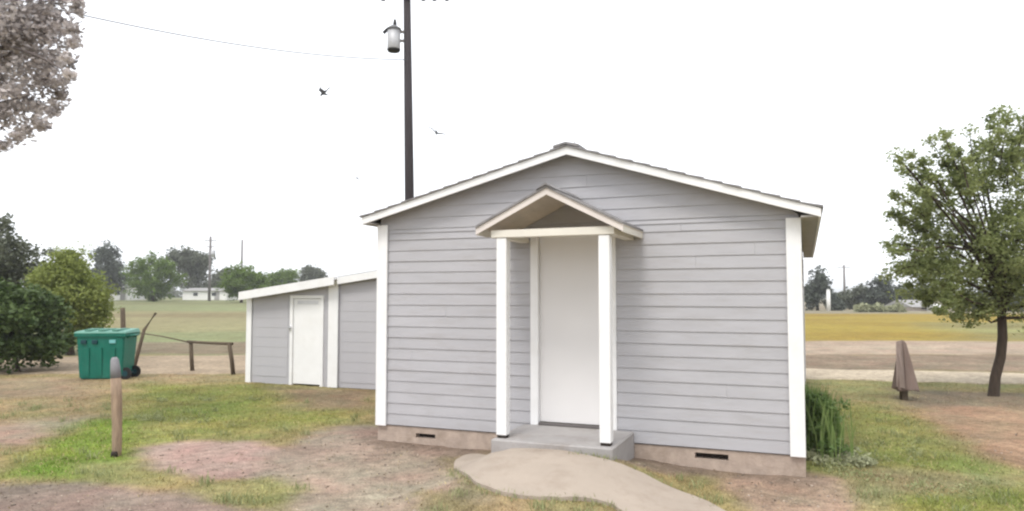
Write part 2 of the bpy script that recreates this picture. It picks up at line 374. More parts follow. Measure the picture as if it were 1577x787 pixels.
# roof line (top of the rake board): left eave, apex, right eave in (u, z)
EL, AP, ER = (-.15, 2.645), (2.37, 3.30), (4.83, 2.54)
def roofz(u, drop=0):
    if u < AP[0]: return EL[1]+(u-EL[0])*(AP[1]-EL[1])/(AP[0]-EL[0])-drop
    return AP[1]+(u-AP[0])*(ER[1]-AP[1])/(ER[0]-AP[0])-drop
Z0, EXP = .23, .1265
def siding_front(mb, z0, ztop, spans, drop=.03, outy=0):
    z = z0; k = 0
    while z < ztop:
        z1 = z+EXP
        for (a, b, zl, zh) in spans:
            if z1 <= zl+.01 or z >= zh-.01: continue
            zz0, zz1 = max(z, zl), min(z1, zh)
            jb = random.uniform(-.0015, .0015)
            def bounds(zz):
                lo, hi = a, b
                if roofz(lo, drop) < zz: lo = EL[0]+(zz+drop-EL[1])*(AP[0]-EL[0])/(AP[1]-EL[1])
                if roofz(hi, drop) < zz: hi = AP[0]+(zz+drop-AP[1])*(ER[0]-AP[0])/(ER[1]-AP[1])
                return lo, hi
            l0, h0 = bounds(zz0); l1, h1 = bounds(zz1)
            if h0-l0 < .02: continue
            if h1 < l1: l1 = h1 = (l1+h1)/2
            # boards butt end to end at random lengths, each nailed a little differently
            a_, b_ = max(l0, l1)+.25, min(h0, h1)-.25
            cuts = sorted(random.uniform(a_, b_) for _ in range((1 if b_-a_ < 2.2 else 2) if b_-a_ > .7 and random.random() < .22 else 0))
            if len(cuts) == 2 and cuts[1]-cuts[0] < .4: cuts = cuts[:1]
            E0 = [l0]+cuts+[h0]; E1 = [l1]+cuts+[h1]
            for q in range(len(E0)-1):
             g_ = .0008; l0 = E0[q]+(g_ if q else 0); l1 = E1[q]+(g_ if q else 0); h0 = E0[q+1]-(g_ if q < len(cuts) else 0); h1 = E1[q+1]-(g_ if q < len(cuts) else 0)
             jb = random.uniform(-.0014, .0014); jz = random.uniform(-.002, .002)
             y0, y1 = outy-.0135+jb, outy-.004
             mb.hexa([(l0,y0,zz0+jz),(h0,y0,zz0-jz),(h0,outy+.02,zz0),(l0,outy+.02,zz0)], [(l1,y1,zz1),(h1,y1,zz1),(h1,outy+.02,zz1),(l1,outy+.02,zz1)])
        z = z1; k += 1
DL, DR, DTOP = 1.905, 2.85, 2.46
mb = MB(); siding_front(mb, Z0, 3.3, [(0, DL, 0, DTOP), (DR, WID, 0, DTOP), (0, WID, DTOP, 9)])
# backing of the front wall (butts against the side walls), with the door hole
mb.hexa([(.06,.022,Z0),(DL,.022,Z0),(DL,.022,DTOP),(.06,.022,DTOP)], [(.06,.12,Z0),(DL,.12,Z0),(DL,.12,DTOP),(.06,.12,DTOP)])
mb.hexa([(DR,.022,Z0),(WID-.06,.022,Z0),(WID-.06,.022,2.44),(DR,.022,2.44)], [(DR,.12,Z0),(WID-.06,.12,Z0),(WID-.06,.12,2.44),(DR,.12,2.44)])
mb.build('wall', M['siding'], house)
def side_wall(u, out):
    mb = MB(); z = Z0
    while z < 2.50:
        z1 = min(z+EXP, 2.50 if u > 1 else 2.58)
        mb.hexa([(u+out*.019,.0,z),(u+out*.019,LEN,z),(u-out*.02,LEN,z),(u-out*.02,.0,z)], [(u+out*.004,.0,z1),(u+out*.004,LEN,z1),(u-out*.02,LEN,z1),(u-out*.02,.0,z1)])
        z += EXP
    mb.box((min(u-out*.022, u-out*.06), .13, Z0), (max(u-out*.022, u-out*.06), LEN-.02, 2.46))
    mb.build('wall', M['siding'], house)
side_wall(0, -1); side_wall(WID, 1)
mb = MB(); mb.hexa([(0,LEN+.002,Z0),(WID,LEN+.002,Z0),(WID,LEN+.002,2.48),(AP[0],LEN+.002,3.16),(0,LEN+.002,2.55)], [(0,LEN+.06,Z0),(WID,LEN+.06,Z0),(WID,LEN+.06,2.48),(AP[0],LEN+.06,3.16),(0,LEN+.06,2.55)]); mb.build('wall', M['siding'], house)
# foundation with two vents
mb = MB(); V1, V2 = (.486,.738,.100,.150), (3.63,3.95,.120,.178)
def fwall(a, b, z0, z1): mb.box((a,.004,z0), (b,.16,z1))
fwall(-.02, V1[0], -.3, Z0-.012); fwall(V1[0], V1[1], -.3, V1[2]); fwall(V1[0], V1[1], V1[3], Z0-.012); fwall(V1[1], V2[0], -.3, Z0-.012)
fwall(V2[0], V2[1], -.3, V2[2]); fwall(V2[0], V2[1], V2[3], Z0-.012); fwall(V2[1], WID+.02, -.3, Z0-.012)
mb.box((-.02,.16,-.3), (.14,LEN,Z0-.012)); mb.box((WID-.14,.16,-.3), (WID+.02,LEN,Z0-.012)); mb.box((-.02,LEN,-.3), (WID+.02,LEN+.07,Z0-.012))
mb.build('foundation', M['conc'], house)
for v in (V1, V2):
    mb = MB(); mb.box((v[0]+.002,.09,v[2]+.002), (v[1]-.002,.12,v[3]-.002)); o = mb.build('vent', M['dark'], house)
    for q in range(3):
        x = v[0]+(v[1]-v[0])*(q+1)/4; MB().box((x-.004,.05,v[2]+.003), (x+.004,.058,v[3]-.003)).build('vent_bar', M['dark'], o)
# corner boards
for a, b, s in ((-.024, .112, 2.56), (WID-.112, WID+.024, 2.47)):
    mb = MB(); mb.box((a,-.045,Z0-.012), (b,-.0205,s)); 
    x = a if a < 0 else b-.022
    mb.box((x,-.0203,Z0-.012), (x+.022,.09,s)); mb.build('corner_board', M['white'], house)
    mb = MB(); mb.box((a-.002, LEN+.062, Z0), (b, LEN+.085, s-.05)); mb.build('corner_board', M['white'], house)
# roof deck, shingles edge, rake boards, eave boards
FO, BO = .19, .25
def slope_slab(mb, p, q, t0, t1, y0, y1):
    """p,q = (u,z) line; slab between line-t1 and line-t0 below"""
    mb.hexa([(p[0],y0,p[1]-t1),(q[0],y0,q[1]-t1),(q[0],y0,q[1]-t0),(p[0],y0,p[1]-t0)], [(p[0],y1,p[1]-t1),(q[0],y1,q[1]-t1),(q[0],y1,q[1]-t0),(p[0],y1,p[1]-t0)])
for P in ((EL, AP), (AP, ER)):
    mb = MB(); slope_slab(mb, P[0], P[1], .002, .024, -FO+.022, LEN+BO); mb.build('soffit', M['white'] if 0 else mat('soffit_board', (.40,.38,.36), .8, .1, 3), house)
    # shingles : a few overlapping courses
    mb = MB(); n = 14; du = (P[1][0]-P[0][0]); dz = P[1][1]-P[0][1]
    for i in range(n):
        lo = i if P[0] is EL else n-1-i
        a, b = (i/n, (i+1)/n)
        A_ = (P[0][0]+du*a, P[0][1]+dz*a); B_ = (P[0][0]+du*b, P[0][1]+dz*b)
        if P[0] is EL:
            A_ = (A_[0]-(.02 if i == 0 else 0), A_[1]); ta, tb = .022, .009
        else:
            B_ = (B_[0]+(.02 if i == n-1 else 0), B_[1]); ta, tb = .009, .022
        y0 = -FO-.018+random.uniform(-.006, .006)
        mb.hexa([(A_[0],y0,A_[1]),(B_[0],y0,B_[1]),(B_[0],y0,B_[1]+tb),(A_[0],y0,A_[1]+ta)], [(A_[0],LEN+BO+.02,A_[1]),(B_[0],LEN+BO+.02,B_[1]),(B_[0],LEN+BO+.02,B_[1]+tb),(A_[0],LEN+BO+.02,A_[1]+ta)])
    mb.build('roof', M['shingle'], house)
    mb = MB(); slope_slab(mb, P[0], P[1], .003, .085, -FO, -FO+.02)
    mb.build('rake_board', M['white'], house)
mb = MB(); mb.hexa([(AP[0]-.14,-FO-.025,AP[1]-.012),(AP[0],-FO-.025,AP[1]+.020),(AP[0]+.14,-FO-.025,AP[1]-.018),(AP[0]+.14,-FO-.025,AP[1]+.010),(AP[0],-FO-.025,AP[1]+.045),(AP[0]-.14,-FO-.025,AP[1]+.014)],
       [(AP[0]-.14,LEN+BO,AP[1]-.012),(AP[0],LEN+BO,AP[1]+.020),(AP[0]+.14,LEN+BO,AP[1]-.018),(AP[0]+.14,LEN+BO,AP[1]+.010),(AP[0],LEN+BO,AP[1]+.045),(AP[0]-.14,LEN+BO,AP[1]+.014)]); mb.build('ridge_cap', M['shingle'], house)
for (u, z) in (EL, ER):
    mb = MB(); s = -1 if u < 1 else 1; a, b = sorted((u-s*.002, u-s*.022)); mb.box((a,-FO+.022,z-.085), (b,LEN+BO-.01,z-.004)); mb.build('eave_board', M['white'], house)
    mb = MB(); inn = (-.024 if s < 0 else WID+.024); a, b = sorted((inn, u-s*.024)); mb.box((a,-FO+.022,z-.080), (b,LEN+BO-.02,z-.062)); mb.build('soffit', M['soffit'] if 0 else mat('eave_soffit_board', (.36,.34,.32), .8, .1, 3), house)
# pale roof vent showing left of the ridge
mb = MB(); mb.box((2.10,.6,3.24), (2.12,1.9,3.36)); mb.bm.free(); mb = MB()
mb.hexa([(2.10,.25,3.20),(2.36,.25,3.27),(2.36,.6,3.27),(2.10,.6,3.20)], [(2.12,.27,3.335),(2.34,.27,3.352),(2.34,.58,3.352),(2.12,.58,3.335)])
mb.build('roof_vent', mat('pale_roof_vent_metal', (.45,.45,.44), .5), house)
# door, casing, threshold
SLAB = .345
mb = MB(); mb.box((DL,-.028,SLAB), (DL+.085,.05,DTOP-.09)); mb.box((DR-.085,-.028,SLAB), (DR,.05,DTOP-.09)); mb.box((DL,-.028,DTOP-.088), (DR,.05,DTOP)); mb.build('door_casing', M['white'], house)
dr = MB().box((DL+.087,.03,SLAB+.03), (DR-.087,.07,DTOP-.092), .003).build('door', M['door'], house)
mb = MB(); mb.box((DL+.087,-.02,SLAB+.002), (DR-.087,.03,SLAB+.024)); mb.build('threshold', mat('dark_threshold', (.14,.125,.12), .6), house)
for hzz in (.62, 1.35, 2.1):
    MB().box((DR-.092,.022,hzz-.045), (DR-.082,.031,hzz+.045)).build('hinge', M['metal'], dr)
# porch slab
mb = MB(); mb.box((1.83,-.93,-.2), (3.03,-.022,SLAB), .012); mb.build('porch_step', M['slab'], house)
# porch roof
PL, PA, PR = (1.66, 2.395), (2.40, 2.760), (3.14, 2.385)
PY = -.92
pr = None
for P in ((PL, PA), (PA, PR)):
    mb = MB(); slope_slab(mb, P[0], P[1], -.022, .0, PY-.015, -.02); r_ = mb.build('porch_roof', M['shingle'], house)
    mb = MB(); slope_slab(mb, P[0], P[1], .002, .016, PY+.022, -.022); mb.build('porch_soffit', M['soffit'], house)
    mb = MB(); slope_slab(mb, P[0], P[1], .002, .066, PY, PY+.02); mb.build('porch_rake_board', mat('pinkish_white_trim', (.66,.60,.56), .6, .06), house)
    e = P[0] if P[0] is PL else P[1]; s = -1 if P[0] is PL else 1
    a, b = sorted((e[0]-s*.002, e[0]-s*.02)); MB().box((a,PY+.022,e[1]-.07), (b,-.022,e[1]-.004)).build('porch_eave_board', M['cream'], house)
MB().hexa([(PA[0]-.10,PY-.03,PA[1]-.02),(PA[0],PY-.03,PA[1]+.024),(PA[0]+.10,PY-.03,PA[1]-.02),(PA[0],PY-.03,PA[1]+.05)], [(PA[0]-.10,-.02,PA[1]-.02),(PA[0],-.02,PA[1]+.024),(PA[0]+.10,-.02,PA[1]-.02),(PA[0],-.02,PA[1]+.05)]).build('porch_ridge_cap', M['shingle'], house)
for u in (1.907, 2.942):
    MB().box((u-.053,-.855,SLAB+.028), (u+.053,-.752,2.296), .006).build('porch_post', M['white'], house)
    MB().box((u-.045,-.845,SLAB-.001), (u+.045,-.765,SLAB+.028)).build('post_foot', M['dark'], house)
MB().box((1.80,-.865,2.298), (3.045,-.742,2.372), .004).build('porch_beam', M['cream'], house)
for a, b in ((1.80, 1.89), (2.955, 3.045)):
    MB().box((a,-.740,2.299), (b,-.024,2.352)).build('side_beam', M['cream'], house)

# ------------------------------------------------------------------ lean-to shed
shed = tag(empty('shed', tuple(hm @ Vector((-5.69, 4.2, 0))), HROT), 'low grey lean-to shed with narrow white door and sloping white roof edge', 'shed')
def S(u): return u+5.69          # house u -> shed local x
def rz(u): return 1.745+(u+5.69)*.130
def shz(mb, u0, u1, y0, y1, zb, zt):     # panel whose top follows the roof
    mb.hexa([(S(u0),y0,zb),(S(u1),y0,zb),(S(u1),y1,zb),(S(u0),y1,zb)], [(S(u0),y0,rz(u0)-zt),(S(u1),y0,rz(u1)-zt),(S(u1),y1,rz(u1)-zt),(S(u0),y1,rz(u0)-zt)])
mb = MB(); shz(mb, -5.69, -4.64, 0, .08, 0, .005); shz(mb, -3.86, -3.52, 0, .08, 0, .005); mb.hexa([(S(-4.64),0,1.735),(S(-3.86),0,1.735),(S(-3.86),.08,1.735),(S(-4.64),.08,1.735)], [(S(-4.64),0,rz(-4.64)-.005),(S(-3.86),0,rz(-3.86)-.005),(S(-3.86),.08,rz(-3.86)-.005),(S(-4.64),.08,rz(-4.64)-.005)])
for zz in np.arange(.15, 1.7, .19):
    for a_, b_ in ((-5.55, -4.70), (-3.84, -3.78)): mb.hexa([(S(a_),-.008,zz),(S(b_),-.008,zz),(S(b_),-.001,zz),(S(a_),-.001,zz)], [(S(a_),-.004,zz+.189),(S(b_),-.004,zz+.189),(S(b_),-.001,zz+.189),(S(a_),-.001,zz+.189)])
mb.build('wall', M['gsiding'], shed)
mb = MB(); shz(mb, -3.52, -.03, .02, .1, 0, .005)
for zz in np.arange(.1, 1.9, .19): mb.hexa([(S(-3.5),.012,zz),(S(-.05),.012,zz),(S(-.05),.019,zz),(S(-3.5),.019,zz)], [(S(-3.5),.016,zz+.189),(S(-.05),.016,zz+.189),(S(-.05),.019,zz+.189),(S(-3.5),.019,zz+.189)])
mb.build('wall', M['gsiding'], shed)
mb = MB(); shz(mb, -5.69, -5.61, .082, 3.0, 0, .005); mb.build('wall', M['gsiding'], shed)
mb = MB(); shz(mb, -5.60, -.03, 2.92, 3.0, 0, .005); mb.build('wall', M['gsiding'], shed)
for a, b, y in ((-5.70, -5.575, -.03), (-3.75, -3.53, -.03)):
    mb = MB(); mb.hexa([(S(a),y,0),(S(b),y,0),(S(b),-.0135,0),(S(a),-.0135,0)], [(S(a),y,rz(a)-.01),(S(b),y,rz(b)-.01),(S(b),-.0135,rz(b)-.01),(S(a),-.0135,rz(a)-.01)]); mb.build('corner_board', M['white'], shed)
mb = MB(); mb.hexa([(S(-5.72),-.2,rz(-5.72)),(S(-3.50),-.2,rz(-3.50)),(S(-3.50),3.2,rz(-3.5)),(S(-5.72),3.2,rz(-5.72))], [(S(-5.72),-.2,rz(-5.72)+.05),(S(-3.50),-.2,rz(-3.5)+.05),(S(-3.50),3.2,rz(-3.5)+.05),(S(-5.72),3.2,rz(-5.72)+.05)]); mb.build('roof', M['white'], shed)
mb = MB(); mb.hexa([(S(-3.498),-.1,rz(-3.498)+.0),(S(-.16),-.1,rz(-.16)),(S(-.16),3.2,rz(-.16)),(S(-3.498),3.2,rz(-3.498))], [(S(-3.498),-.1,rz(-3.498)+.06),(S(-.16),-.1,rz(-.16)+.06),(S(-.16),3.2,rz(-.16)+.06),(S(-3.498),3.2,rz(-3.498)+.06)]); mb.build('roof', M['metal'], shed)
mb = MB(); a, b = -5.74, -3.50; mb.hexa([(S(a),-.222,rz(a)-.10),(S(b),-.222,rz(b)-.10),(S(b),-.202,rz(b)-.10),(S(a),-.202,rz(a)-.10)], [(S(a),-.222,rz(a)+.058),(S(b),-.222,rz(b)+.058),(S(b),-.202,rz(b)+.058),(S(a),-.202,rz(a)+.058)]); mb.build('fascia_board', M['white'], shed)
mb = MB(); a, b = -3.496, -.16; mb.hexa([(S(a),-.122,rz(a)-.09),(S(b),-.122,rz(b)-.09),(S(b),-.102,rz(b)-.09),(S(a),-.102,rz(a)-.09)], [(S(a),-.122,rz(a)+.04),(S(b),-.122,rz(b)+.04),(S(b),-.102,rz(b)+.04),(S(a),-.102,rz(a)+.04)]); mb.build('fascia_board', M['white'], shed)
sdo = MB().box((S(-4.57),.0,.03), (S(-3.93),.04,1.665), .003).build('door', M['white'], shed)
MB().box((S(-4.48),-.006,1.56), (S(-4.0),-.001,1.63)).build('door_panel', mat('light_grey_panel', (.63,.63,.65), .6), sdo)
MB().box((S(-4.66),-.06,1.06), (S(-4.62),-.03,1.13)).tube([(S(-4.64),-.06,1.1),(S(-4.56),-.075,1.1)], .012).build('latch', M['metal'], sdo)
mb = MB(); mb.box((S(-4.64),-.028,.0), (S(-4.575),.03,1.67)); mb.box((S(-3.925),-.028,.0), (S(-3.86),.03,1.67)); mb.box((S(-4.64),-.028,1.672), (S(-3.86),.03,1.733)); mb.build('door_casing', M['white'], shed)

# ------------------------------------------------------------------ foliage
def leaves(name, cents, rad, n_each, size, m, parent, tones=None, flat=.5, droop=0, aspect=.55):
    cents = np.asarray(cents, float); K = len(cents); n = K*n_each
    rad = np.broadcast_to(np.asarray(rad, float), (K,))
    base = np.repeat(cents, n_each, 0); rr = np.repeat(rad, n_each)
    d = np.random.normal(size=(n, 3)); d /= np.linalg.norm(d, axis=1)[:, None]; r = np.random.rand(n)**.55
    p = base+d*(r*rr)[:, None]*np.array([1, 1, .8])
    a = np.random.normal(size=(n, 3)); a[:, 2] *= flat; a[:, 2] -= droop; a /= np.linalg.norm(a, axis=1)[:, None]
    b = np.cross(a, np.random.normal(size=(n, 3))); b /= np.linalg.norm(b, axis=1)[:, None]
    s = size*np.random.uniform(.6, 1.3, n)[:, None]
    V = np.stack([p-a*s*.5, p+b*s*aspect*.5-a*s*.05, p+a*s*.5, p-b*s*aspect*.5-a*s*.05], 1).reshape(-1, 3)
    Fq = np.arange(4*n).reshape(n, 4)
    ct = np.random.rand(K) if tones is None else np.asarray(tones)
    t = np.clip(np.repeat(ct, n_each)*.55+np.random.rand(n)*.5-.02, 0, 1); t = np.repeat(t, 4)
    return fromarr(name, V, Fq, m, parent, tone=t)
def lobes(ls, n, shell=.5):
    """clump centres inside ellipsoid lobes (x,y,z,rx,ry,rz), biased outwards"""
    out = []; vol = np.array([l[3]*l[4]*l[5] for l in ls]); vol = vol/vol.sum()
    for l, v in zip(ls, vol):
        k = max(3, int(n*v)); d = np.random.normal(size=(k, 3)); d /= np.linalg.norm(d, axis=1)[:, None]
        r = (shell+(1-shell)*np.random.rand(k))**.8*np.random.uniform(.75, 1.08, k)
        out.append(np.array(l[:3])+d*r[:, None]*np.array(l[3:]))
    return np.concatenate(out)
def trunk_mesh(base, forks, tips, r0, m, parent, name='trunk', bend=.1):
    """forks: list of trunk points; limbs go from the last points to tips"""
    base = Vector(base); mb = MB(); P = [base-Vector((0,0,.15))]+[base.lerp(Vector(forks[0]), .5)+Vector((random.uniform(-bend,bend)*.3,0,0))]+[Vector(f) for f in forks]
    n = len(P); mb.tube(P, [r0*(1.25 if i == 0 else 1-.55*i/n) for i in range(n)], 10)
    for k, t in enumerate(tips):
        t = Vector(t); s = P[-1] if k % 2 else P[-2].lerp(P[-1], random.random())
        mid = s.lerp(t, .5)+Vector((random.uniform(-1,1), random.uniform(-1,1), random.uniform(.2,1)))*bend*(t-s).length
        q = [s, s.lerp(mid, .5), mid, mid.lerp(t, .5)+Vector((0,0,-.02)), t]
        mb.tube(q, [r0*.38, r0*.3, r0*.2, r0*.12, r0*.04], 6, cap=False)
    return mb.build(name, m, parent)
def tree(name, label, cat, base, ls, n, crad, n_each, leaf, lm, bm_, r0, forkz, group=None, shell=.5, ntips=14, extra=None, tonez=True):
    root = tag(empty(name, base), label, cat, group)
    B = Vector(base); c = lobes(ls, n, shell)
    if extra is not None: c = np.concatenate([c, np.asarray(extra, float)])
    zmin, zmax = c[:, 2].min(), c[:, 2].max()
    tn = np.random.rand(len(c))
    loc = c-np.array(base)
    leaves('crown', loc, np.random.uniform(.7, 1.3, len(c))*crad, n_each, leaf, lm, root, tn)
    fz = forkz; tips = [Vector(loc[i]) for i in np.random.choice(len(loc), min(ntips, len(loc)), replace=False)]
    ctr = Vector(loc.mean(0))
    f1 = Vector((ctr.x*.2, ctr.y*.2, fz)); f2 = Vector((ctr.x*.6, ctr.y*.6, fz+(loc[:, 2].max()-fz)*.45))
    trunk_mesh((0, 0, 0), [f1, f2], tips, r0, bm_, root)
    return root

# right tree (young, airy, dark curved trunk)
tb = gz(1530, 610); Yt = tb.y
rt = tag(empty('tree', tuple(tb)), 'young green leafy tree with thin dark curved trunk, right of the house', 'tree')
sp = [(1540,170),(1528,185),(1552,190),(1450,205),(1440,222),(1462,212),(1500,208),(1512,222),(1380,240),(1392,262),(1400,285),(1375,300),(1366,325),(1385,340),(1365,370),(1374,385),(1380,410),(1372,420),(1395,412),(1420,255),(1410,232),(1480,235),(1470,262),(1560,215),(1575,180),(1590,165),(1600,190),(1402,440),(1412,462),(1440,480),(1420,475),(1470,492),(1500,497)]
ext = []
for (px, py) in sp:
    yo = random.uniform(-.8,.8); ix, iy = px+(1520-px)*.38, py+(400-py)*.38
    for q in range(6): t = q/5; ext.append(tuple(at(px+(ix-px)*t+random.uniform(-7,7), py+(iy-py)*t+random.uniform(-7,7), Yt+yo+random.uniform(-.15,.15))))
def lobe(px, py, rp, rq, Y, ry=None):
    c = at(px, py, Y); k = Y/F; return (c.x, c.y, c.z, rp*k, (ry or rp)*k, rq*k)
ls = [lobe(1520,400,150,95,Yt,130), lobe(1450,340,65,90,Yt+.2), lobe(1560,300,85,110,Yt), lobe(1440,430,60,55,Yt-.3), lobe(1640,360,110,140,Yt), lobe(1490,280,50,55,Yt), lobe(1410,290,26,40,Yt), lobe(1545,195,30,38,Yt), lobe(1590,210,40,45,Yt), lobe(1580,460,90,40,Yt)]
c = np.concatenate([lobes(ls, 400, .25), np.array(ext)]); B = np.array(tb)
rad = np.concatenate([np.random.uniform(.15, .33, len(c)-len(ext)), np.random.uniform(.07, .17, len(ext))])
leaves('crown', c-B, rad*1.15, 92, .066, LF['mid'], rt, np.random.rand(len(c)))
tp = [Vector(gz(1530,610)-tb), at(1533,580,Yt)-tb, at(1541,550,Yt)-tb, at(1544,520,Yt)-tb, at(1543,490,Yt)-tb, at(1538,440,Yt)-tb, at(1545,360,Yt)-tb]
mb = MB(); mb.tube([tp[0]-Vector((0,0,.15))]+tp, [.12,.092,.08,.078,.075,.07,.05,.03], 12)
for i in np.random.choice(len(c), 46, replace=False):
    t = Vector(c[i]-B); s = tp[4].lerp(tp[6], random.random()*.8) if t.z > 1.6 else tp[4]
    mid = s.lerp(t, .5)+Vector((0, 0, -.1 if t.z < 2 else .12)); mb.tube([s, s.lerp(mid,.5), mid, t], [.035,.027,.018,.006], 6, cap=False)
for e, e2 in zip(ext[::6], ext[5::6]):
    t = Vector(e)-tb; s = Vector(e2)-tb
    mb.tube([s, s.lerp(t,.5)+Vector((0,0,.03)), t], [.014,.01,.004], 5, cap=False)
mb.build('trunk', M['barkd'], rt)

# pale near tree at top left
YL = 8.6; lb = Vector((-8.3, 9.2, 0))
lt = tag(empty('tree', tuple(lb)), 'near tree with pinkish grey leaves hanging into the top left corner', 'tree')
ls = [lobe(20,60,85,95,YL,90), lobe(-60,60,110,150,YL+.5), lobe(60,-20,60,60,YL), lobe(0,170,55,45,YL), lobe(60,110,45,60,YL), lobe(-160,-60,160,160,YL+.6), lobe(75,30,40,60,YL), lobe(-20,-160,140,110,YL), lobe(25,150,45,55,YL), lobe(75,120,35,45,YL), lobe(80,60,38,60,YL)]
c = lobes(ls, 1300, .05); ext = []
for px, py in [(122,20),(115,45),(118,70),(108,95),(110,118),(98,130),(100,150),(92,165),(80,178),(60,190),(45,200),(25,212),(8,222),(-5,230),(70,195),(120,0)]:
    for _ in range(3): ext.append(tuple(at(px+random.uniform(-7,1), py+random.uniform(-8,4), YL+random.uniform(-.5,.5))))
c = np.concatenate([c, np.array(ext)]); rad = np.concatenate([np.random.uniform(.12,.24,len(c)-len(ext)), np.random.uniform(.06,.12,len(ext))])
leaves('crown', c-np.array(lb), rad, 40, .07, LF['pale'], lt, np.random.rand(len(c)))
mb = MB(); f1 = Vector((.2,-.2,1.9)); f2 = at(-60,60,YL)-lb
mb.tube([Vector((0,0,-.2)), Vector((.05,0,.9)), f1, f1.lerp(f2,.5), f2, f2+Vector((.2,0,2))], [.24,.2,.18,.15,.12,.05], 12)
for t in [(5,-40),(15,130),(50,60),(60,20),(40,-20),(30,150),(-10,180),(-100,-80)]:
    t = at(t[0], t[1], YL+random.uniform(-.3,.3))-lb; s = f1.lerp(f2, random.uniform(.4,1)); mb.tube([s, s.lerp(t,.3)+Vector((random.uniform(-.1,.1),0,.16)), s.lerp(t,.65)+Vector((0,random.uniform(-.1,.1),.06)), t], [.06,.04,.025,.006], 8, cap=False)
for i in np.random.choice(len(c), 60, replace=False):
    t = Vector(c[i])-lb; s = f2.lerp(t, .45)+Vector((0,0,.1)); mb.tube([s, s.lerp(t,.5)+Vector((0,0,.04)), t], [.02,.014,.005], 5, cap=False)
mb.build('trunk', M['barkg'], lt)

def G(px, Y):                      # ground point under pixel column px at distance Y
    x = (px-CX)/F*Y; return (x, Y, hz(x, Y))
# bush at left
b0 = G(35, 16.8)
tree('bush', 'large dark green broad-leaved bush left of the green bin', 'bush', b0,
     [lobe(35,505,62,62,16.8,70), lobe(-30,500,80,72,16.8), lobe(80,520,34,46,16.8), lobe(70,475,32,32,16.9), lobe(10,462,50,30,17)], 330, .24, 60, .13, LF['bush'], M['barkd'], .05, .3, shell=.35)
tree('tree', 'olive green cone-shaped tree behind the dark bush and the bin', 'tree', G(112, 21.5),
     [lobe(112,470,55,55,21.5), lobe(105,420,38,45,21.5), lobe(100,390,17,26,21.5), lobe(140,475,34,52,21.5), lobe(75,445,35,50,21.7)], 420, .3, 60, .10, LF['olive'], M['barkd'], .12, .5, shell=.3)
tree('tree', 'tall dark leafy tree at the left edge behind the bush', 'tree', G(15, 26),
     [lobe(15,405,62,50,26), lobe(-50,420,80,70,26), lobe(15,350,22,22,26), lobe(-30,370,40,40,26)], 340, .34, 52, .15, LF['fargrey'], M['barkd'], .16, 1.0, shell=.3)
# far trees on the left
FG = 'trees beyond the left field'
FT = [
 ('tree','dark slender tree rising left of the round bright green tree',110,162,[lobe(163,398,24,24,110),lobe(170,425,32,28,110),lobe(150,440,20,20,110)],'fardark',1.2),
 ('tree','round bright green tree in the middle of the far left field edge',100,236,[lobe(236,425,44,36,100),lobe(210,412,20,20,100),lobe(255,415,24,24,100),lobe(236,398,14,12,100),lobe(236,445,40,17,100)],'fargreen',.4),
 ('tree','grey green tree with leaning flat crown beside the tall far pole',125,296,[lobe(292,402,33,24,125),lobe(310,410,16,24,125),lobe(300,430,20,20,125),lobe(275,395,14,14,125)],'fargrey',1.6),
 ('tree','dark green dome-shaped tree just left of the shed roof',95,372,[lobe(375,432,36,24,95),lobe(360,445,24,18,95),lobe(395,438,22,20,95)],'fargreen',.6),
 ('tree','small green tree showing over the middle of the shed roof',120,438,[lobe(438,430,24,14,120),lobe(425,440,30,16,120)],'fargreen',.6),
 ('tree','small grey tree showing over the shed roof nearest the house',140,480,[lobe(482,424,19,15,140),lobe(478,440,24,18,140)],'fargrey',.8),
 ('tree','low grey tree behind the far white building and its pole',150,340,[lobe(345,430,24,20,150),lobe(335,448,26,18,150)],'fargrey',.6),
]
for nm, lab, Yd, px, ls, lm, fz in FT:
    g = G(px, Yd)
    tree(nm, lab, 'tree', g, ls, 210, Yd*.0076, 46, Yd*.0036, LF[lm], M['barkd'], Yd*.0022, fz, FG, shell=.25, ntips=8)
# far trees on the right
RG = 'trees beyond the right field'
for nm, lab, Yd, px, ls, lm, fz in [
 ('tree','tall dark twin-topped tree just right of the house corner',85,1258,[lobe(1260,436,18,24,85),lobe(1250,455,20,22,85),lobe(1272,452,9,20,85)],'fardark',.8),
 ('tree','rounded tallest tree of the far right tree line',90,1355,[lobe(1355,442,19,18,90),lobe(1350,460,30,16,90)],'fardark',.8),
 ('tree','low wide grey green tree left of the rounded far tree',92,1312,[lobe(1312,458,24,16,92),lobe(1325,452,20,12,92),lobe(1300,464,16,12,92)],'fargrey',.6),
 ('tree','green tree between the rounded far tree and the young tree',88,1392,[lobe(1388,456,24,18,88),lobe(1415,458,24,20,88)],'fardark',.8),
 ('tree','dark far tree showing under the young tree beside its trunk',80,1500,[lobe(1500,470,40,22,80),lobe(1560,470,40,26,80)],'fardark',.8),
 ('shrub','small dark shrub at the foot of the far slim white post',84,1283,[lobe(1283,465,6,14,84),lobe(1290,472,10,8,84)],'fardark',.2),
 ]:
    g = G(px, Yd)
    tree(nm, lab, 'tree' if nm == 'tree' else 'shrub', g, ls, 110, Yd*.0062, 42, Yd*.0040, LF[lm], M['barkd'], Yd*.002, fz, RG, shell=.25, ntips=7)
for i, (px, rp, lab) in enumerate([(1328,12,'pale sage shrub under the low grey green far tree'), (1352,14,'pale sage shrub in front of the rounded far tree'), (1378,13,'pale sage shrub right of the one before the rounded tree')]):
    Yd = 76; tree('shrub', lab, 'shrub', G(px, Yd), [lobe(px, 476, rp, 7, Yd)], 40, .4, 40, .28, LF['sage'], M['barkd'], .06, .2, 'pale shrubs at the far right field edge', ntips=5)
